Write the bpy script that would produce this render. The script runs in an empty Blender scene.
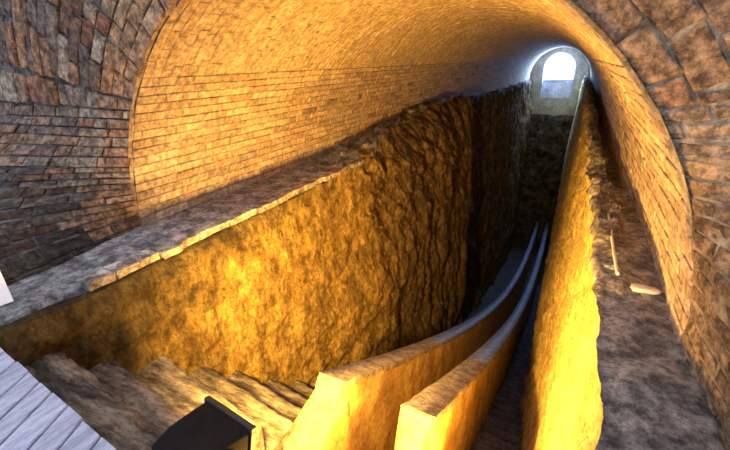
import bpy, bmesh, math, random
from mathutils import Vector, Matrix, noise
random.seed(7)
C = bpy.context.scene.collection
SC = bpy.context.scene
PI = math.pi

# ------------------------------------------------------------------ helpers
def nz(x, y, z, s=1.0):
    return noise.noise(Vector((x * s + 13.1, y * s + 7.7, z * s + 3.3)))
def fr(x, y, z, s=1.0, o=4, h=0.9):
    return noise.fractal(Vector((x * s + 5.1, y * s + 2.7, z * s + 9.3)), h, 2.1, o)
def lerp(a, b, t): return a + (b - a) * t
def interp(tab, x):
    if x <= tab[0][0]: return tab[0][1]
    for (x0, y0), (x1, y1) in zip(tab, tab[1:]):
        if x <= x1: return lerp(y0, y1, (x - x0) / (x1 - x0))
    return tab[-1][1]
def mixc(a, b, t): return tuple(lerp(x, y, t) for x, y in zip(a, b))
def sm(a, b, x):
    t = min(1, max(0, (x - a) / (b - a))); return t * t * (3 - 2 * t)

class MB:
    """collects verts, faces and a per-vert tint; links them as one mesh object"""
    def __init__(s): s.v = []; s.f = []; s.c = []; s.sm = []
    def add(s, vs, fs, col=(1, 1, 1), smooth=False):
        n = len(s.v); s.v += [tuple(p) for p in vs]
        s.f += [tuple(i + n for i in f) for f in fs]
        s.c += [col if not isinstance(col, list) else None] * len(vs) if not isinstance(col, list) else col
        s.sm += [smooth] * len(fs)
    def grid(s, us, vs, fn, col=(1, 1, 1), smooth=True, flip=False):
        nu, nv = len(us), len(vs); P = []; K = []
        for u in us:
            for v in vs:
                p = fn(u, v); P.append(p); K.append(col(p) if callable(col) else col)
        F = []
        for i in range(nu - 1):
            for j in range(nv - 1):
                q = (i * nv + j, (i + 1) * nv + j, (i + 1) * nv + j + 1, i * nv + j + 1)
                F.append(q[::-1] if flip else q)
        s.add(P, F, K, smooth)
    def box(s, lo, hi, bev=0.0, M=None, col=(1, 1, 1)):
        bm = bmesh.new(); bmesh.ops.create_cube(bm, size=1)
        for v in bm.verts:
            v.co = Vector([lerp(lo[k], hi[k], v.co[k] + 0.5) for k in range(3)])
        if bev: bmesh.ops.bevel(bm, geom=bm.edges[:], offset=bev, segments=2, affect='EDGES', profile=0.6)
        s.bm(bm, M, col)
    def bm(s, bm, M=None, col=(1, 1, 1), smooth=False):
        bm.verts.index_update()
        s.add([(M @ v.co if M else v.co)[:] for v in bm.verts], [[v.index for v in f.verts] for f in bm.faces], col, smooth)
        bm.free()
    def build(s, name, mat, parent=None):
        me = bpy.data.meshes.new(name); me.from_pydata(s.v, [], s.f)
        at = me.color_attributes.new('tint', 'FLOAT_COLOR', 'POINT')
        at.data.foreach_set('color', [x for c in s.c for x in (c[0], c[1], c[2], 1.0)])
        me.polygons.foreach_set('use_smooth', s.sm); me.materials.append(mat); me.update()
        o = bpy.data.objects.new(name, me); C.objects.link(o)
        if parent: o.parent = parent
        return o
def tag(o, label=None, cat=None, group=None, kind=None):
    for k, v in (('label', label), ('category', cat), ('group', group), ('kind', kind)):
        if v: o[k] = v
    return o
def empty(name, loc=(0, 0, 0)):
    o = bpy.data.objects.new(name, None); C.objects.link(o); o.location = loc; o.empty_display_size = .1
    return o
def structure(o, label=None): return tag(o, label, None, None, 'structure')

# ------------------------------------------------------------------ materials
def material(name, base, rough=0.9, c2=None, scale=6.0, bump=0.4, bscale=30.0, dist=0.01, spec=0.2, metal=0.0,
             spots=None, detail=6.0, stretch=None, tint=True, grain=None):
    m = bpy.data.materials.new(name); m.use_nodes = True
    nt = m.node_tree; N = nt.nodes; L = nt.links
    b = N['Principled BSDF']; b.inputs['Roughness'].default_value = rough; b.inputs['Metallic'].default_value = metal
    b.inputs['Specular IOR Level'].default_value = spec
    tc = N.new('ShaderNodeTexCoord'); vec = tc.outputs['Object']
    if stretch:
        mp = N.new('ShaderNodeMapping'); mp.inputs['Scale'].default_value = stretch
        L.new(vec, mp.inputs[0]); vec = mp.outputs[0]
    n1 = N.new('ShaderNodeTexNoise'); n1.inputs['Scale'].default_value = scale; n1.inputs['Detail'].default_value = detail
    n1.inputs['Roughness'].default_value = .65; L.new(vec, n1.inputs['Vector'])
    r = N.new('ShaderNodeValToRGB'); r.color_ramp.elements[0].position = .40; r.color_ramp.elements[1].position = .60
    r.color_ramp.elements[0].color = (*base, 1); r.color_ramp.elements[1].color = (*(c2 or base), 1)
    L.new(n1.outputs['Fac'], r.inputs['Fac']); col = r.outputs['Color']
    if grain:                                   # fine grit: small dark pits and pale grains
        ng = N.new('ShaderNodeTexNoise'); ng.inputs['Scale'].default_value = grain[1]; ng.inputs['Detail'].default_value = 5
        ng.inputs['Roughness'].default_value = .8; L.new(vec, ng.inputs['Vector'])
        rg = N.new('ShaderNodeValToRGB'); rg.color_ramp.elements[0].position = .40; rg.color_ramp.elements[1].position = .58
        rg.color_ramp.elements[0].color = (grain[0],) * 3 + (1,); rg.color_ramp.elements[1].color = (1.18, 1.18, 1.18, 1)
        L.new(ng.outputs['Fac'], rg.inputs['Fac'])
        mg = N.new('ShaderNodeMix'); mg.data_type = 'RGBA'; mg.blend_type = 'MULTIPLY'; mg.inputs['Factor'].default_value = 1
        L.new(col, mg.inputs['A']); L.new(rg.outputs['Color'], mg.inputs['B']); col = mg.outputs['Result']
    n2 = N.new('ShaderNodeTexNoise'); n2.inputs['Scale'].default_value = bscale; n2.inputs['Detail'].default_value = 8
    n2.inputs['Roughness'].default_value = .7; L.new(vec, n2.inputs['Vector'])
    if spots:
        r2 = N.new('ShaderNodeValToRGB'); r2.color_ramp.elements[0].position = spots[1]; r2.color_ramp.elements[1].position = spots[1] + .1
        n3 = N.new('ShaderNodeTexNoise'); n3.inputs['Scale'].default_value = spots[2]; n3.inputs['Detail'].default_value = 7
        n3.inputs['Roughness'].default_value = .7
        L.new(vec, n3.inputs['Vector']); L.new(n3.outputs['Fac'], r2.inputs['Fac'])
        mx = N.new('ShaderNodeMix'); mx.data_type = 'RGBA'
        L.new(r2.outputs['Color'], mx.inputs['Factor']); L.new(col, mx.inputs['A']); mx.inputs['B'].default_value = (*spots[0], 1)
        col = mx.outputs['Result']
    if tint:
        a = N.new('ShaderNodeAttribute'); a.attribute_name = 'tint'
        mu = N.new('ShaderNodeMix'); mu.data_type = 'RGBA'; mu.blend_type = 'MULTIPLY'; mu.inputs['Factor'].default_value = 1
        L.new(col, mu.inputs['A']); L.new(a.outputs['Color'], mu.inputs['B']); col = mu.outputs['Result']
    L.new(col, b.inputs['Base Color'])
    bp = N.new('ShaderNodeBump'); bp.inputs['Strength'].default_value = bump; bp.inputs['Distance'].default_value = dist
    L.new(n2.outputs['Fac'], bp.inputs['Height']); L.new(bp.outputs['Normal'], b.inputs['Normal'])
    return m
M_brick = material('fired_brick', (.62, .60, .58), .92, (1.12, 1.1, 1.06), 22, 1.0, 38, .02, spots=((.62, .58, .52), .63, 11), detail=9, grain=(0.66, 34))
M_brick_old = material('weathered_brick', (.42, .40, .40), .95, (1.25, 1.2, 1.15), 17, 1.0, 34, .035, spots=((.85, .82, .80), .62, 16), detail=9, grain=(0.45, 28))
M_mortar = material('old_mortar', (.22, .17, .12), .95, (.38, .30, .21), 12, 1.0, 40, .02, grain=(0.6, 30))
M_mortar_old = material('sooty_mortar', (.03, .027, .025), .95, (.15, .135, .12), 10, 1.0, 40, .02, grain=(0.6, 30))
M_rock = material('loess_rock', (.19, .112, .030), .95, (.52, .335, .088), 7, 1.0, 24, .10, spots=((.12, .066, .024), .63, 9), stretch=(1, 1, .55), detail=9, grain=(0.5, 22))
M_base = material('dark_bedrock', (.035, .036, .04), .95, (.16, .16, .165), 3, 1.0, 12, .06, grain=(0.5, 10))
M_plasterwall = material('clay_plaster', (.48, .31, .075), .9, (.76, .56, .17), 7, 1.0, 22, .04, spots=((.16, .09, .03), .64, 20), detail=9, grain=(0.6, 26))
M_ledge = material('ledge_stone', (.12, .118, .122), .9, (.38, .365, .365), 9, 1.0, 24, .04, spots=((.42, .36, .30), .63, 8), detail=9, grain=(0.45, 26))
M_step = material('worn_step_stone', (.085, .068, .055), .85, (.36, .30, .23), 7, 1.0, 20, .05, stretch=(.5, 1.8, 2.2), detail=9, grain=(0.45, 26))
M_dark = material('dark_step_stone', (.05, .045, .045), .9, (.10, .09, .085), 6, .9, 20, .02, grain=(0.5, 26))  # even dark stone for the narrow steps and the trench bed
M_para = material('parapet_plaster', (.38, .22, .06), .85, (.64, .45, .14), 4, .9, 24, .025, spots=((.20, .09, .03), .61, 6), detail=9, grain=(0.72, 26))
M_cap = material('grey_marble', (.13, .17, .27), .5, (.29, .35, .48), 12, .35, 30, .006, spec=.4, grain=(0.65, 30))
M_capb = material('brown_cap_stone', (.20, .155, .11), .8, (.38, .31, .22), 9, 1.0, 26, .02, grain=(0.55, 30))
M_wood = material('bleached_plank', (.29, .30, .37), .8, (.43, .445, .53), 5, .6, 40, .004, stretch=(9, .9, 9), grain=(0.8, 40))
M_black = material('black_housing', (.006, .0055, .005), .7, (.012, .010, .009), 5, .15, 60, .002, spec=.12)
M_rim = material('lamp_rim', (.02, .018, .016), .5, (.035, .03, .028), 5, .1, 60, .002, spec=.5)
M_white = material('whitewash', (.78, .78, .80), .8, (.88, .88, .9), 5, .3, 40, .004)
M_crust = material('lime_crust', (.50, .42, .32), .9, (.66, .58, .46), 8, .8, 35, .012)
M_end = material('end_wall_render', (.38, .41, .46), .92, (.56, .59, .64), 2.2, .7, 8, .04, grain=(0.75, 9))
def emis(name, col, st):
    m = bpy.data.materials.new(name); m.use_nodes = True; b = m.node_tree.nodes['Principled BSDF']
    b.inputs['Base Color'].default_value = (.8, .8, .8, 1)
    b.inputs['Emission Color'].default_value = (*col, 1); b.inputs['Emission Strength'].default_value = st; return m
WARM = (1.0, .56, .10)
M_lens = emis('lamp_glass', WARM, 430)
M_glass = bpy.data.materials.new('window_glass'); M_glass.use_nodes = True
_n = M_glass.node_tree.nodes; _l = M_glass.node_tree.links; _n.remove(_n['Principled BSDF'])
_t = _n.new('ShaderNodeBsdfTransparent'); _g = _n.new('ShaderNodeBsdfGlossy'); _g.inputs['Roughness'].default_value = .05
_x = _n.new('ShaderNodeMixShader'); _x.inputs[0].default_value = .06
_l.new(_t.outputs[0], _x.inputs[1]); _l.new(_g.outputs[0], _x.inputs[2]); _l.new(_x.outputs[0], _n['Material Output'].inputs[0])

# ------------------------------------------------------------------ dimensions (metres; ledge top is z = 0)
CX, R = -1.056, 1.533                     # vault axis and radius
XLF, XLE, XRE, XRF = -2.589, -2.028, .200, .477
YS, YE = 1.6, 26.3                        # the seam where the brick vault begins, and the far end wall
def arc(y): return .251 - .653 * y + .012 * y * y      # top of the measuring arc
LIP = [(0, 0), (3, .0), (4.8, .10), (7.5, .27), (9.3, .25), (10.2, .10), (12, .0), (19, -.08), (26.4, -.14)]
RLIP = [(0, 0), (3.5, .01), (7, .05), (10, .12), (12.5, .27), (14.5, .08), (26, 0)]
def ledge_edge(y): return XLE - .46 * sm(9.0, 10.4, y)
def frange(a, b, n): return [a + (b - a) * i / (n - 1) for i in range(n)]
def graded(a, b, n, k=2.2): return [a + (b - a) * (i / (n - 1)) ** k for i in range(n)]

# ------------------------------------------------------------------ bricks on a parametric surface
def brick(mb, f, u0, u1, v0, v1, h, bev, col, jit=0.003, deep=.03):
    def P(u, v, w): return f(u, v, w)
    j = lambda: random.uniform(-jit, jit)
    c = [(u0 + j(), v0 + j()), (u1 + j(), v0 + j()), (u1 + j(), v1 + j()), (u0 + j(), v1 + j())]
    uc, vc = (u0 + u1) / 2, (v0 + v1) / 2
    du, dv = abs(u1 - u0) / 2, abs(v1 - v0) / 2
    ku, kv = max(.3, 1 - bev / du), max(.3, 1 - bev / dv)
    hh = [h + random.uniform(-jit, jit) for _ in range(4)]
    vs = [P(u, v, -deep) for u, v in c] + [P(u, v, q - bev * .8) for (u, v), q in zip(c, hh)]
    vs += [P(uc + (u - uc) * ku, vc + (v - vc) * kv, q) for (u, v), q in zip(c, hh)]
    fs = [(8, 9, 10, 11)]
    for k in range(4):
        n = (k + 1) % 4
        fs += [(4 + k, 4 + n, 8 + n, 8 + k), (k, n, 4 + n, 4 + k)]
    mb.add(vs, fs, col, False)

# interior vault: u = arc length from the left foot (negative: the short upright below it), v = y; w = out of the surface
ARC = PI * R
def vault(u, v, w=0.0):
    if u < 0: p = Vector((CX - R + w, v, u))
    elif u > ARC: p = Vector((CX + R - w, v, ARC - u))
    else:
        a = PI - u / R; r = R - w
        p = Vector((CX + r * math.cos(a), v, r * math.sin(a)))
    return (p.x, p.y, p.z)
BUFF = [(.50, .37, .25), (.56, .41, .27), (.46, .34, .235), (.58, .45, .31), (.50, .33, .21), (.42, .32, .23)]
vb = MB()
SP = math.radians(39) * R                 # where the level courses give way to ring courses
def level(a0, a1, sgn):
    n = int(round(abs(a1 - a0) / .062)); hgt = (a1 - a0) / n
    for k in range(n):
        y = YS + random.uniform(-.2, 0) + .02
        y = YS
        first = True
        while y < YE:
            L = random.choice((.25, .26, .27, .13, .25)) * random.uniform(.94, 1.06)
            if first: L *= random.uniform(.4, 1); first = False
            if y > 10: L *= 1.0
            g = random.uniform(.003, .008)
            c = mixc(random.choice(BUFF), (.5, .38, .26), .35)
            t = random.uniform(.82, 1.12)
            if random.random() < .04: t *= .6
            brick(vb, vault, a0 + hgt * k + .004 * (1 if hgt > 0 else -1), a0 + hgt * (k + 1) - .003 * (1 if hgt > 0 else -1),
                  y + g, min(YE, y + L) - g, random.uniform(.004, .011), .004, tuple(x * t for x in c), .002)
            y += L
level(-.44, SP, 1); level(ARC - SP, ARC + .44, -1)
y = YS
while y < YE:
    th = .066 if y < 12 else .085
    u = SP + random.uniform(-.12, 0.0); u = SP
    first = True
    while u < ARC - SP - .02:
        L = random.choice((.26, .25, .13, .27)) * random.uniform(.93, 1.07)
        if first: L *= random.uniform(.3, 1); first = False
        u1 = min(u + L, ARC - SP)
        c = mixc(random.choice(BUFF), (.52, .39, .26), .4); t = random.uniform(.9, 1.08)
        brick(vb, vault, u + .004, u1 - .004, y + .004, y + th - .004, random.uniform(.001, .006), .003, tuple(x * t for x in c), .002)
        u += L
    y += th
ceiling = structure(vb.build('ceiling', M_brick), 'long buff brick barrel vault over the trench')
mm = MB()
mm.grid(frange(-.5, ARC + .5, 60), graded(YS - .02, YE, 160, 1.6), lambda u, v: vault(u, v, -.004 + .006 * nz(u, v, 0, 9)))
mm.build('mortar_bed', M_mortar, ceiling)

# near face: the embrasure that flares from the seam towards the room.  u = arc length on the seam profile, e = distance from it
PHI = [(-.6, -8), (.0, -8), (.06, 0), (.32, 60), (.45, 72), (.60, 84), (.75, 90), (9, 90)]
PHR = [(-.6, 4), (0, 4), (.38, 8), (.6, 55), (.82, 84), (9, 88)]
def seam_y(z): return YS
def flare(u, e, w=0.0, zphi=None):
    x, y, z = vault(u, YS)
    left = u < ARC / 2
    if u < 0: rad = Vector((-1, 0, 0))
    elif u > ARC: rad = Vector((1, 0, 0))
    else:
        a = PI - u / R; rad = Vector((math.cos(a), 0, math.sin(a)))
    ph = math.radians(interp(PHI if left else PHR, z if zphi is None else zphi))
    # below the springing the courses stay level, so the radial direction is flattened
    fl = 1 - sm(.75, 1.0, z)
    rad = Vector((rad.x, 0, rad.z * (1 - fl))).normalized()
    d = rad * math.sin(ph) + Vector((0, -1, 0)) * math.cos(ph)
    nrm = Vector((0, -1, 0)) * math.sin(ph) - rad * math.cos(ph)
    p = Vector((x, y, z)) + d * e + nrm * w
    return (p.x, p.y, p.z)
OLD = [(.26, .15, .10), (.30, .19, .125), (.22, .145, .11), (.32, .235, .165), (.27, .13, .085), (.33, .265, .20), (.18, .14, .12), (.31, .17, .10), (.25, .19, .155)]
fb = MB(); SPN = math.radians(33) * R
def old_col(z):
    c = random.choice(OLD); t = random.uniform(.75, 1.25)
    soot = 1 - .72 * (1 - sm(.12, .5, z + random.uniform(-.08, .08)))     # lamp-black staining on the lowest courses
    return tuple(x * t * 1.0 * soot for x in c)
def near_level(a0, a1, emax):
    s = 1 if a1 > a0 else -1; ua = a0
    while (a1 - ua) * s > .02:
        e = 0; first = True
        z = vault(ua, YS)[2]
        hgt = s * min((.040 if .05 < z < .42 and s > 0 else .064) * random.uniform(.93, 1.07), abs(a1 - ua))
        while e < emax:
            L = random.choice((.26, .25, .28, .14, .20)) * random.uniform(.9, 1.1)
            if first: L *= random.uniform(.35, 1); first = False
            c = old_col(z)
            if e < .22: c = mixc(c, (.46, .28, .17), .4)
            nsub = 1 if L < .2 else 2
            rl = (.006, .024) if s > 0 else (.002, .008)
            if s < 0: c = mixc(c, (.46, .32, .2), .6)
            brick(fb, lambda u, e_, w: flare(u, e_, w), ua + .005 * s, ua + hgt - .005 * s, e + .006, e + L - .006,
                  random.uniform(*rl), .006, c, .004, .04)
            e += L
        ua += hgt
near_level(-.5, SPN, 3.4); near_level(ARC + .5, ARC - SPN, 3.0)
e = 0.0
while e < 3.0:
    th = random.choice((.10, .09, .115, .105))
    u = SPN; first = True
    sc = (R + 0) / (R + e)
    while u < ARC - SPN - .01:
        L = random.choice((.19, .13, .12, .20, .10, .14) if u < ARC * .6 else (.13, .15, .11, .17)) * random.uniform(.9, 1.15) * sc
        if first: L *= random.uniform(.4, 1); first = False
        u1 = min(u + L, ARC - SPN)
        c = old_col(2.0); gp = .006 if u < ARC * .6 else .0035
        if e < .25: c = mixc(c, (.52, .31, .16), .6)
        elif u > ARC * .6: c = mixc(c, (.43, .35, .29), .55)
        brick(fb, flare, u + gp * sc, u1 - gp * sc, e + gp * .8, e + th - gp * .8, random.uniform(*((.004, .026) if u < ARC * .6 else (.002, .012))), .007, c, .005, .04)
        u += L
    e += th
front = structure(fb.build('wall_front', M_brick_old), 'old dark brick face around the vault opening')
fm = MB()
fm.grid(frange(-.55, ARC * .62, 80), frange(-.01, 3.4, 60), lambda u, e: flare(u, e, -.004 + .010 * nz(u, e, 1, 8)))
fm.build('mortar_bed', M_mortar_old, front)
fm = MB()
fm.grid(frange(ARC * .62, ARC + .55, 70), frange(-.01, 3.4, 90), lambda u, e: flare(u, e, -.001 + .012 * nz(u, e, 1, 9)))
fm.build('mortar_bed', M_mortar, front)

# ------------------------------------------------------------------ trench walls
def floor_z(y): return arc(min(y, 26.5)) - 1.45
def left_face(v, y):
    lip = interp(LIP, y) + .02 * fr(y, 0, 0, 3, 4) * (1 + 4 * sm(3.0, 5, y)) + .05 * nz(y, 4, 0, 5.5) * sm(2.2, 3.6, y)
    zt, zb = lip - .03, floor_z(y) - .1
    t = v ** 1.25
    z = lerp(zt, zb, t)
    deep = sm(3.2, 6.5, y)
    dp = max(0, 1 - (zt - z) / .8)
    x = ledge_edge(y) + .10 * sm(0, 2.5, zt - z) - .30 * dp * dp * sm(3.8, 6, y) * (1 - sm(8.8, 9.4, y))
    dg = sm(3.2, 5, y) * (1 - sm(7.5, 9.5, y)) * sm(2.6, .6, zt - z)
    x += .07 * dg * fr((y + z) * 4.5, (y - z) * .9, 4, 1, 5, .6)
    d = .05 * fr(y, z, 0, 1.1, 3) + .014 * fr(y, z, 3, 6, 6, .5) + .022 * abs(fr(y + .4 * z, z - .3 * y, 1, 3.2, 6, .6))
    chis = (.075 * fr(y * 5.0 + .3 * z, z * .8, 5, 1, 6, .55) + .045 * abs(nz(y * 2.2, z * .35, 8))) * deep
    strat = .030 * fr(y * 1.6, z * 8, 2, 1, 6, .6) * (1 - deep)
    big = .12 * fr(y, z, 6, .8, 3) * sm(2, 5, y)
    k = min(1, (zt - z) / .12 + .15)
    if v == 0: x -= .25; k = 0
    return (x + (d + chis + strat + big) * (k if k < 1 else 1), y + .03 * fr(z, y, 2, 3, 3), z)
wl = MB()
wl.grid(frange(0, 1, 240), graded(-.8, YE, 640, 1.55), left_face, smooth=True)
wl.c = [mixc((.30, .33, .42), mixc((1, 1, 1), (.48, .49, .82), sm(3.4, 5.2, p[1] + .5 * fr(p[1], p[2], 1, 1.6, 4))), max(sm(1.0, 1.9, p[1] + .25 * fr(p[1], p[2], 0, 2.5, 3)) * sm(.02, -.35, p[2] + .12 * fr(p[1], p[2], 4, 3, 3)), sm(2.2, 3.5, p[1]))) for p in wl.v]  # greyer stone near, darker rock further in; shade of unlit stretches is tinted in
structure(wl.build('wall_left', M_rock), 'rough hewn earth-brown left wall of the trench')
def redge(y): return XRE + .018 * fr(y, 3, 3, 3, 3) + .012 * fr(y, 5, 3, 11, 3) + .055 * fr(y, 5, 1, 2.4, 5, .6) * sm(2.0, 3.5, y)
def right_face(v, y):
    zt, zb = interp(RLIP, y), floor_z(y) - .1
    z = lerp(zt, zb, v ** 1.25); d = min(-z, 3.7)
    x = XRE - .074 * max(d, 0) + .012 * fr(y, z, 0, 3, 4)
    x += .05 * fr(y, z, 9, .7, 3) * sm(3, 6, y) + .05 * fr(y, z, 2, 3.2, 5, .6) * sm(2.2, 5, y)
    x -= .012 * max(0, fr(y, z, 4, 9, 3)) 
    k = sm(-.14, -.005, z - zt); x = lerp(x, redge(y), k)
    x += .010 * fr(y, z, 2, 14, 4, .6) * (1 - k) - .02 * max(0, nz(y, z, 6, 16) - .35) * (1 - k)
    return (x, y, z)
wr = MB()
wr.grid(frange(0, 1, 130), graded(-.8, YE, 380, 1.55), right_face, smooth=True, flip=True)
structure(wr.build('wall_right', M_plasterwall), 'yellow clay-plastered right wall of the trench')

# ledges
def left_ledge(s, y):
    lip = interp(LIP, y)
    x = lerp(ledge_edge(y) - .03 - .05 * abs(fr(y, 0, 0, 2.5, 3)) - .27 * sm(3.8, 6, y) * (1 - sm(8.8, 9.4, y)), XLF - .10 - (0 if y > 1.6 else .25), s)
    z = lip * (1 - .55 * s) + .012 * fr(x, y, 0, 5, 4) + .12 * fr(x, y, 1, 4, 5, .6) * sm(2.6, 4.2, y)
    z -= .05 * sm(.85, 1, s) * 0
    if s == 0: z -= .14
    return (x, y, z)
lg = MB(); lg.grid([0, .02, .05] + frange(.1, 1, 16), graded(-.8, YE, 330, 1.5), left_ledge, flip=False)
trim1 = structure(lg.build('trim_1', M_ledge), 'grey stone ledge along the left brick wall')
# thin bricks laid flat along the trench edge
y = .92
while y < 3.9:
    L = random.choice((.24, .27, .21, .14)); w = random.uniform(.10, .15); tc_ = random.uniform(.8, 1.15)
    b = MB(); bm = bmesh.new(); bmesh.ops.create_cube(bm, size=1)
    bmesh.ops.subdivide_edges(bm, edges=bm.edges[:], cuts=3, use_grid_fill=True)
    x0 = XLE + random.uniform(-.02, .02)
    for v in bm.verts:
        v.co = Vector((x0 + (v.co.x - .42) * w, y + (v.co.y + .5) * (L - .012), .004 + v.co.z * .044))
        q = v.co; v.co += Vector((fr(q.x, q.y, q.z, 14, 3), fr(q.y, q.x, q.z, 14, 3), .5 * fr(q.z, q.y, q.x, 14, 3))) * .010
    b.bm(bm, None, tuple(x * tc_ for x in (1.5, 1.3, 1.05)), False); b.build('coping_brick', M_ledge, trim1)
    y += L
def right_ledge(s, y):
    x = lerp(redge(y) - .002, XRF + .05, s)
    st = .03 * (sm(1.86, 1.93, y) - sm(2.95, 3.02, y)) - .05 * sm(3.02, 3.1, y) * (1 - sm(.42, .52, s)) * 0
    z = .018 * fr(x, y, 0, 6, 4) + .02 * fr(x, y, 7, 2.2, 3) + st
    z += .035 * sm(.55, .2, s) * max(0, fr(x, y, 5, 4, 3)) * sm(1.7, 2.2, y)
    z -= .10 * sm(.42, .50, s) * sm(3.6, 4.2, y) * (1 - sm(.93, 1, s))       # sunk channel beside the brick wall
    rb = sm(2.0, 3.2, y) * sm(.52, .40, s)
    z += rb * (.07 * fr(x, y, 8, 5, 5, .6) + .03)
    z -= .03 * sm(.9, 1, s)
    z = z * sm(0, .05, s) + interp(RLIP, y) * sm(.55, .3, s)
    return (x, y, z)
lr = MB(); lr.grid([0, .03] + frange(.08, 1, 34), graded(-.8, YE, 560, 1.5), right_ledge)
lr.c = [(1.12, 1.0, .86)] * len(lr.v)
structure(lr.build('trim_2', M_ledge), 'worn grey ledge along the right brick wall')

# far end wall with its arched recess
WX0, WX1, WZB, WZT, WZR = -1.90, -.31, -.17, 1.27, -1.15
ew = MB()
wc, wr_ = (WX0 + WX1) / 2, (WX1 - WX0) / 2
ZSP = WZT - wr_
def inner(t):                               # outline of the recess, t in [0,1] from lower left over the arch to lower right
    h = ZSP - WZR; per = [h, PI * wr_, h]; s = t * sum(per)
    if s < h: return (WX0, WZR + s)
    s -= h
    if s < per[1]:
        a = PI - s / wr_; return (wc + wr_ * math.cos(a), ZSP + wr_ * math.sin(a))
    return (WX1, ZSP - (s - per[1]))
def outer(t):
    x, z = inner(t); d = Vector((x - CX, z - .3)); k = 3.2 / max(d.length, .01); return (CX + d.x * k, .3 + d.y * k)
def ewf(t, s):
    a, b = inner(t), outer(t)
    x, z = lerp(a[0], b[0], s), lerp(a[1], b[1], s)
    return (x, YE - .02 + .05 * fr(x, z, 0, 1.6, 4) * (0 if s == 0 else 1), z)
ew.grid(frange(0, 1, 70), frange(0, 1, 24), ewf)
ew.grid(frange(0, 1, 140), [0, 1], lambda t, s: (inner(t)[0], YE - .02 + .30 * s * min(1, max(0, (inner(t)[1] - WZR) / (WZB - WZR))), inner(t)[1]))
# lower part of the wall
ew.grid(frange(-3.6, 1.6, 60), frange(-2.25, -1.15, 20), lambda x, z: (x, YE - .02 + .04 * fr(x, z, 0, 1.6, 4) * sm(-1.2, -1.6, z), z))
# back of the recess below the window
ew.grid([WX0, WX1], [WZR, WZB], lambda x, z: (x, YE + (.28 if z == WZB else -.02), z))
wb = structure(ew.build('wall_back', M_end), 'grey rendered end wall with an arched recess')
eb = MB(); eb.grid(frange(-3.6, 1.6, 70), frange(-12.5, -1.9, 90), lambda x, z: (x, YE - .10 + .14 * sm(-2.3, -1.9, z) + .20 * fr(x, z, 0, 1.3, 6, .7) * sm(-1.95, -2.5, z), z))
eb.build('bedrock', M_base, wb)
win = MB()
def arch_strip(mb, r0, y0, y1, zb, rin):
    def ol(t, rr):
        h = ZSP - zb; per = [h, PI * rr, h]; s = t * sum(per)
        if s < h: return (wc - rr, zb + s)
        s -= h
        if s < per[1]:
            a = PI - s / rr; return (wc + rr * math.cos(a), ZSP + rr * math.sin(a))
        return (wc + rr, ZSP - (s - per[1]))
    ts = frange(0, 1, 48)
    for (ra, ya, rb, yb) in ((r0, y0, rin, y0), (rin, y0, rin, y1), (rin, y1, r0, y1)):
        mb.grid(ts, [0, 1], lambda t, s: (lambda p, q: (lerp(p[0], q[0], s), lerp(ya, yb, s), lerp(p[1], q[1], s)))(ol(t, ra), ol(t, rb)))
arch_strip(win, wr_ + .02, YE + .22, YE + .28, WZB, wr_ - .06)
win.box((WX0, YE + .22, WZB - .03), (WX1, YE + .28, WZB + .04))
w1 = structure(win.build('window_1', M_white), 'bright arched window at the far end')
pn = MB(); bm = bmesh.new(); vs = []
for t in frange(0, 1, 40):
    a = PI - t * PI; vs.append(bm.verts.new((wc + (wr_ - .05) * math.cos(a), YE + .25, ZSP + (wr_ - .05) * math.sin(a))))
vs = [bm.verts.new((WX0 + .05, YE + .25, WZB))] + vs + [bm.verts.new((WX1 - .05, YE + .25, WZB))]
bm.faces.new(vs); pn.bm(bm); pn.build('pane', M_glass, w1)

# trench floor and the closing wall and landing behind the viewer
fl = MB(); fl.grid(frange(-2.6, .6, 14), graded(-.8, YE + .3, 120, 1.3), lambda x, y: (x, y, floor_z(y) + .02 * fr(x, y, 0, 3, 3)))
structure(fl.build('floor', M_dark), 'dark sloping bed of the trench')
nw = MB(); nw.grid(frange(-3.2, 1.2, 30), frange(-2.2, -.06, 24), lambda x, z: (x, -.78 + .03 * fr(x, z, 0, 2, 4), z), flip=True)
nw.grid(frange(-6, 4, 20), frange(-4.5, -.78, 20), lambda x, y: (x, y, -.06 + .01 * fr(x, y, 0, 2, 3)))
structure(nw.build('wall_landing', M_ledge), 'stone landing before the trench')

# ------------------------------------------------------------------ stairs
def slab(mb, x0, x1, yb, yn0, yn1, zt, zb, seed, wear=.03, nx=16, col=(1, 1, 1)):
    """worn stone step: back at yb, nosing running from yn0 (at x0) to yn1 (at x1), top zt, bottom zb"""
    prof = [(0, 0), (.3, 0), (.55, 0), (.75, 0), (.90, -.003), (.97, -.010), (1.0, -.032), (1.0, -.09), (.99, -.16), (.98, -1)]
    us = frange(0, 1, nx)
    def f(u, k):
        t, d = prof[k]; x = lerp(x0, x1, u)
        n0 = lerp(yn0, yn1, u); bb = yb + (n0 - yn0)
        y = lerp(bb, n0, t); z = zt + d if d > -1 else zb
        q = fr(x + seed, k * .35, seed * 3.1, 6, 3); q2 = fr(x + seed * 2, y, z, 5, 4)
        y += wear * q * (.5 if t > .8 else .1); z += wear * .25 * q2 * (1 if d > -1 else 0)
        if t > .8 and d > -.1: z -= wear * .5 * abs(nz(x * 9, seed, 2)); y -= wear * 1.0 * abs(nz(x * 13, seed, 4))
        return (x, y, z)
    mb.grid(us, list(range(len(prof))), f, col, True)
    for u, fl_ in ((0, True), (1, False)):     # closed ends
        P = [f(u, k) for k in range(len(prof))]; P.append((P[0][0], P[0][1], zb))
        F = list(range(len(P))); mb.add(P, [tuple(F if fl_ else F[::-1])], col, False)
XS0 = -2.03
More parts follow.
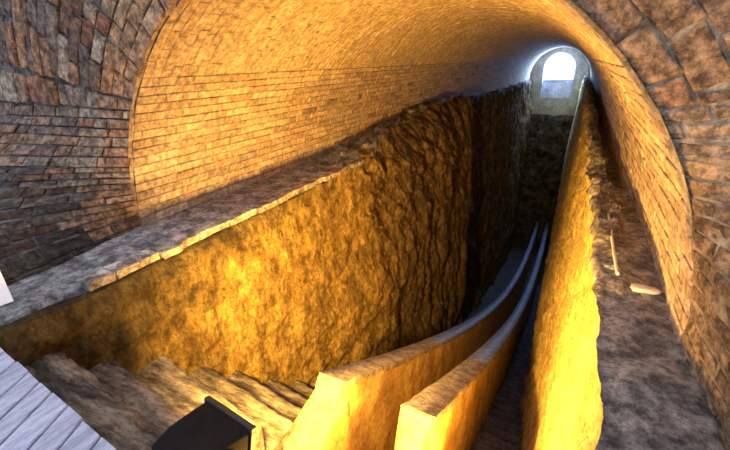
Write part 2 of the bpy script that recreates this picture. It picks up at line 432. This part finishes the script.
noses = [(.72, -.20), (.93, -.42), (1.20, -.60), (1.46, -.88), (1.71, -1.12), (2.01, -1.42), (2.29, -1.66), (2.57, -1.88), (2.86, -2.08), (3.15, -2.28), (3.45, -2.48), (3.76, -2.68)]
st = tag(empty('stone_staircase', (-1.6, .5, -.2)), 'wide flight of worn stone steps left of the parapets, going down from the plank platform', 'staircase')
prev = -.66
for i, (yn, zt) in enumerate(noses):
    b = MB(); x1 = -.72 if i < 2 else -1.175
    yb = prev - .06
    tn = random.uniform(.85, 1.15)
    slab(b, XS0 - .02, x1, yb, yn, yn - (.14 * (x1 - XS0) / .85 if i else .15), zt, zt - (.34 if i else .9), i * 1.7 + .3, .030 if i < 3 else .022, 60, (tn, tn, tn))
    o = b.build('step', M_step, st); o.matrix_parent_inverse = Matrix.Translation((1.6, -.5, .2))
    prev = yn
sr = tag(empty('narrow_staircase', (-.2, 1.2, -1.2)), 'narrow dark flight of steps between the right parapet and right wall', 'staircase')
y = .75
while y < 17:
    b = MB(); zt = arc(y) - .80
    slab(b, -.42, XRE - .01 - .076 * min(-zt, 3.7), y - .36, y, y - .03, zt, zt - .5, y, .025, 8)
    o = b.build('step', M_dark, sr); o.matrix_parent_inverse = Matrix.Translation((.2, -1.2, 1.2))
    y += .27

# ------------------------------------------------------------------ the two parapets of the arc
def parapet(name, label, x0, x1, ystart, ymark, zb_off, seed):
    root = tag(empty(name, (x0, ystart, arc(ystart))), label, 'parapet')
    inv = Matrix.Translation((-x0, -ystart, -arc(ystart)))
    ys = [ystart + (26.0 - ystart) * (i / 150) ** 1.4 for i in range(151)]
    ring = [(0, -zb_off), (0, -zb_off * .5), (0, -.2), (0, -.05), (.03, -.008), (.1, 0), (.5, 0), (.9, 0), (.97, -.008), (1, -.05), (1, -.2), (1, -zb_off * .5), (1, -zb_off)]
    def f(y, k):
        t, d = ring[k]; x = lerp(x0, x1, t); near = 1 - sm(3.0, 4.5, y)
        z = arc(y) + d
        q = fr(y, d, seed + t, 2.5, 4)
        x += q * .012; z += .006 * near * fr(y, x, seed, 7, 3)
        if k < len(ring) and d < -.03: y -= 0
        return (x, y + (-.40 * min(-d, .2) if y < ystart + .01 else 0), z - (.02 if (y > ymark and abs(d) < .04) else 0))
    b = MB(); b.grid(ys, list(range(len(ring))), f, (1, 1, 1), True)
    P = [f(ys[0], k) for k in range(len(ring))]; b.add(P, [tuple(range(len(P)))], (1.15, 1.1, 1.0), False)
    o = b.build('plaster_body', M_para, root); o.matrix_parent_inverse = inv
    # top course: brown stone first, grey marble after the mark
    y = ystart + .01; k = 0
    while y < 25.9:
        L = .62 if y < ymark else .92
        y1 = min(y + L, ymark) if y < ymark else min(y + L, 25.98)
        mt = M_capb if y < ymark else M_cap
        b = MB(); tn = random.uniform(.9, 1.1); g = .003
        def cf(u, kk):
            prof = [(-.004, -.05), (-.004, -.006), (.02, .004), (.5, .004), (.98, .004), (1.004, -.006), (1.004, -.05)]
            t, d = prof[kk]; yy = lerp(y + g, y1 - g, u); rough = .004 if mt is M_cap else .009
            xx = lerp(x0 - .004, x1 + .004, t)
            return (xx + rough * fr(yy, d, t + seed, 6, 3), yy, arc(yy) + d + .005 + rough * .6 * fr(yy, xx, seed, 9, 3))
        us = frange(0, 1, 7)
        b.grid(us, list(range(7)), cf, (tn, tn, tn), True)
        for u, fl_ in ((0, False), (1, True)):
            P = [cf(u, kk) for kk in range(7)]; F = list(range(7)); b.add(P, [tuple(F if fl_ else F[::-1])], (tn, tn, tn), False)
        o = b.build('cap_slab', mt, root); o.matrix_parent_inverse = inv
        if abs(y1 - y - L) > .4 and y1 >= 25.95: break
        y = y1
    return root, inv
pl, inv = parapet('stone_parapet', 'left of the two curved parapets, its lit end beside the wide steps', -1.169, -1.00, 1.56, 3.75, 1.5, 1.0)
# lower worn block at the foot of the left parapet
b = MB()
slab(b, -1.185, -.93, .98, 1.62, 1.62, -.86, -1.7, 4.2, .02, 10)
bm = bmesh.new(); bmesh.ops.create_cube(bm, size=1); bmesh.ops.subdivide_edges(bm, edges=bm.edges[:], cuts=6, use_grid_fill=True)
for v in bm.verts:
    q = v.co.copy(); p = Vector((lerp(-1.19, -.985, q.x + .5), lerp(1.10, 1.60, q.y + .5), 0))
    p.z = lerp(-1.8, -.84 - .10 * (1 - (q.y + .5)), q.z + .5)
    if q.z > 0: p.y += .12 * (q.z + .5) * (0.5 - q.y) * .8
    n = Vector((fr(p.x, p.y, p.z, 5, 3), fr(p.y, p.z, p.x, 5, 3), fr(p.z, p.x, p.y, 5, 3))) * .016
    v.co = p + n
b = MB(); b.bm(bm, None, (1.1, 1.05, .95), True); o = b.build('foot_block', M_para, pl); o.matrix_parent_inverse = inv
pr, inv = parapet('stone_parapet', 'right of the two curved parapets, nearest the yellow right wall', -.609, -.424, 1.52, 3.35, 1.5, 5.0)

# ------------------------------------------------------------------ plank platform
pf = tag(empty('plank_platform', (-1.5, .1, .0)), 'pale weathered plank platform in the lower left corner', 'platform')
pinv = Matrix.Translation((1.5, -.1, 0))
E0, E1 = Vector((-1.853, .475, 0)), Vector((-1.0, .388, 0)); ed = (E1 - E0).normalized()
dirp = Vector((.42, -.91, 0)).normalized()
s = -.06; ti = 0
while s < 1.15:
    w = random.choice((.092, .10, .105, .11)); b = MB()
    dy = random.uniform(-.003, .003); gap = .008
    def pf_(u, k):
        prof = [(0, -.032), (0, -.004), (.04, 0), (.5, .001), (.96, 0), (1, -.004), (1, -.032)]
        t, d = prof[k]; p = E0 + ed * (s + gap / 2 + t * (w - gap)) - dirp * 0 + dirp * (u * 1.05 - dy)
        return (p.x, p.y, .030 + d + .002 * fr(p.x, p.y, s, 5, 2))
    us = frange(0, 1, 8); tn = random.uniform(.86, 1.12); tc = (tn, tn * .99, tn * 1.0)
    b.grid(us, list(range(7)), pf_, tc, False)
    for u, fl_ in ((0, True), (1, False)):
        P = [pf_(u, k) for k in range(7)]; F = list(range(7)); b.add(P, [tuple(F if fl_ else F[::-1])], tc, False)
    o = b.build('plank', M_wood, pf); o.matrix_parent_inverse = pinv
    s += w; ti += 1
for yy in (.18, -.35):
    b = MB(); b.box((-2.0, yy, -.06), (-.75 + (.18 - yy) * .4, yy + .07, -.003), .004); o = b.build('bearer', M_step, pf); o.matrix_parent_inverse = pinv

# ------------------------------------------------------------------ floodlights
def floodlight(label, loc, rz, tilt, w, h):
    root = tag(empty('floodlight', loc), label, 'floodlight', None)
    root.rotation_euler = (tilt, 0, rz)
    # local frame: +y is the beam, z up; front face at y = 0
    b = MB(); bm = bmesh.new()
    secs = [(-.23, .50, .45), (-.215, .66, .60), (-.15, .86, .84), (-.05, .97, .97), (-.012, 1.0, 1.0), (0, 1.0, 1.0)]
    rows = []
    for yy, kx, kz in secs:
        row = []
        for i in range(24):
            a = 2 * PI * i / 24; c, s_ = math.cos(a), math.sin(a); n = .22
            row.append(bm.verts.new((math.copysign(abs(c) ** n, c) * w / 2 * kx, yy, math.copysign(abs(s_) ** n, s_) * h / 2 * kz + h / 2)))
        rows.append(row)
    for r0, r1 in zip(rows, rows[1:]):
        for i in range(24): bm.faces.new((r0[i], r0[(i + 1) % 24], r1[(i + 1) % 24], r1[i]))
    bm.faces.new(rows[0][::-1]); bm.normal_update()
    b.bm(bm, None, (1, 1, 1), True); b.build('housing', M_black, root)
    b = MB()
    for lo, hi in (((-w / 2 - .006, -.004, -.006), (w / 2 + .006, .018, .012)), ((-w / 2 - .006, -.004, h - .012), (w / 2 + .006, .018, h + .006)),
                   ((-w / 2 - .006, -.004, .012), (-w / 2 + .012, .018, h - .012)), ((w / 2 - .012, -.004, .012), (w / 2 + .006, .018, h - .012))):
        b.box(lo, hi, .003)
    b.build('rim', M_rim, root)
    b = MB(); b.box((-w / 2 + .012, .001, .012), (w / 2 - .012, .008, h - .012)); b.build('glass', M_lens, root)
    b = MB()
    for sx in (-1, 1):
        b.box((sx * (w / 2 + .008) - .003, -.075, h * .1), (sx * (w / 2 + .008) + .003, -.045, h * .55), .001)
        bm = bmesh.new(); bmesh.ops.create_cone(bm, cap_ends=True, segments=12, radius1=.012, radius2=.012, depth=.014)
        b.bm(bm, Matrix.Translation((sx * (w / 2 + .014), -.06, h * .5)) @ Matrix.Rotation(PI / 2, 4, 'Y'))
    b.box((-w / 2 - .011, -.075, h * .02), (w / 2 + .011, -.045, h * .02 + .006), .001)
    b.build('bracket', M_black, root)
    return root
def area(name, loc, rot, sx, sy, power, col, spread=PI):
    l = bpy.data.lights.new(name, 'AREA'); l.shape = 'RECTANGLE'; l.size = sx; l.size_y = sy; l.energy = power; l.color = col; l.spread = spread
    o = bpy.data.objects.new(name, l); C.objects.link(o); o.matrix_world = rot; return o
def lamp_of(root, w, h, power, size, blend, yaw, tilt):
    bpy.context.view_layer.update()
    l = bpy.data.lights.new('lamp_light', 'SPOT'); l.energy = power; l.color = WARM; l.spot_size = math.radians(size); l.spot_blend = blend
    l.shadow_soft_size = .06
    o = bpy.data.objects.new('lamp_light', l); C.objects.link(o)
    o.matrix_world = Matrix.Translation(root.location) @ root.rotation_euler.to_matrix().to_4x4() @ Matrix.Translation((0, .05, h * .85))
    o.matrix_world = Matrix.Translation(o.matrix_world.translation) @ Matrix.Rotation(yaw, 4, 'Z') @ Matrix.Rotation(tilt, 4, 'X') @ Matrix.Rotation(PI / 2, 4, 'X')
    return o
f1 = floodlight('black floodlight standing on the steps, seen from behind, left of the parapets', (-.918, .665, -.208), -.13, math.radians(-14), .24, .115)
lamp_of(f1, .24, .13, 1200, 154, 1.0, .04, math.radians(-12))
f2 = floodlight('black floodlight on the narrow dark steps by the right wall, below the view', (-.22, 1.20, -1.14), .30, math.radians(58), .24, .18)
lamp_of(f2, .24, .18, 210, 146, .4, .30, math.radians(54))

# ------------------------------------------------------------------ small things on the ledges
def stone(name, loc, r, seed, mat, label, cat='stone'):
    bm = bmesh.new(); bmesh.ops.create_icosphere(bm, subdivisions=3, radius=1)
    for v in bm.verts:
        q = v.co.copy(); k = 1 + .22 * fr(q.x + seed, q.y, q.z, 1.2, 3)
        p = Vector((q.x * r[0], q.y * r[1], q.z * r[2])) * k; p.z = max(p.z, -r[2] * .5); v.co = p
    lo = min(v.co.z for v in bm.verts)
    for v in bm.verts: v.co.z -= lo
    b = MB(); b.bm(bm, None, (1, 1, 1), False); o = b.build(name, mat); o.location = loc
    return tag(o, label, cat)
stone('flat_stone', (.37, 1.93, .02), (.075, .035, .016), 1, M_crust, 'flat pale stone lying across the right ledge, nearest the viewer')
stone('loose_stone', (.27, 2.10, .03), (.04, .05, .02), 3, M_ledge, 'small grey stone behind the flat pale stone on the right ledge')
stone('loose_stone', (.33, 3.08, .02), (.05, .07, .025), 5, M_crust, 'pale lump where the two thin pipes meet on the right ledge')
stone('loose_stone', (-2.44, 5.2, .10), (.07, .14, .06), 8, M_ledge, 'dark rock at the near end of the ragged left ledge')
stone('loose_stone', (-2.46, 6.6, .18), (.07, .18, .07), 11, M_ledge, 'dark rock further along the ragged left ledge')
def pipe(label, pts, r):
    b = MB()
    b.grid(list(range(len(pts))), list(range(9)), lambda i, k: (pts[i][0] + r * math.cos(k * PI / 4), pts[i][1], pts[i][2] + r * math.sin(k * PI / 4)))
    for i in (0, len(pts) - 1):
        b.add([(pts[i][0] + r * math.cos(k * PI / 4), pts[i][1], pts[i][2] + r * math.sin(k * PI / 4)) for k in range(8)], [tuple(range(8))])
    return tag(b.build('pipe', M_crust), label, 'pipe')
pipe('long thin pale pipe running down the middle of the right ledge', [(.325 + .006 * nz(t, 0, 0, 2), t, .022 + .008 * nz(t, 3, 0, 1.5)) for t in frange(3.25, 8.6, 24)], .0065)
pipe('short thin pale pipe on the right ledge, nearer than the long one', [(.285 + .004 * nz(t, 0, 0, 3), t, .060 + .004 * nz(t, 3, 0, 1.5)) for t in frange(1.98, 2.92, 10)], .0075)
b = MB(); b.box((.21, 8.8, -.02), (.50, 9.15, .05), .015); tag(b.build('stone_slab', M_ledge), 'small stone slab bridging the right ledge beyond the long pipe', 'slab')
b = MB(); b.box((.27, 24.2, -.05), (.36, 24.3, 1.0), .008); tag(b.build('bright_gap_strip', M_white), 'bright gap between end wall and vault, built as a thin white post at the far right end of the ledge', 'strip')  # added in place of light showing through a gap beside the end wall
b = MB(); b.box((-.16, -.012, 0), (.16, .012, .16), .003, Matrix.Translation((-2.275, .53, .012)) @ Matrix.Rotation(math.radians(78), 4, 'Z') @ Matrix.Rotation(math.radians(-16), 4, 'X'))
tag(b.build('leaning_board', M_white), 'small white board leaning on dark bricks at the left edge', 'board')

# ------------------------------------------------------------------ daylight
w = bpy.data.worlds.new('sky'); SC.world = w; w.use_nodes = True
bg = w.node_tree.nodes['Background']; bg.inputs['Color'].default_value = (.72, .81, 1, 1); bg.inputs['Strength'].default_value = 2.0
m = Matrix.Translation((wc, YE + .45, .55)) @ Matrix.Rotation(-PI / 2, 4, 'X')
area('window_daylight', None, m, 1.5, 1.5, 900, (.30, .52, 1.0))

# ------------------------------------------------------------------ camera
cam = bpy.data.cameras.new('camera'); co = bpy.data.objects.new('camera', cam); C.objects.link(co)
cam.sensor_width = 36; cam.sensor_fit = 'HORIZONTAL'; cam.lens = 400 / 730 * 36; cam.clip_start = .02
_B = [[0.89261, -0.1424, 0.42775], [0.44978, 0.34603, -0.82339], [-0.03076, 0.92735, 0.37292]]
co.matrix_world = Matrix.Translation((0, 0, 1.0)) @ Matrix(_B).to_4x4()
SC.camera = co
SC.view_settings.view_transform = 'Standard'; SC.view_settings.look = 'None'; SC.view_settings.gamma = 1
SC.view_settings.use_curve_mapping = False; SC.view_settings.exposure = 0.1
SC.cycles.use_denoising = True; SC.cycles.max_bounces = 8; SC.cycles.diffuse_bounces = 4
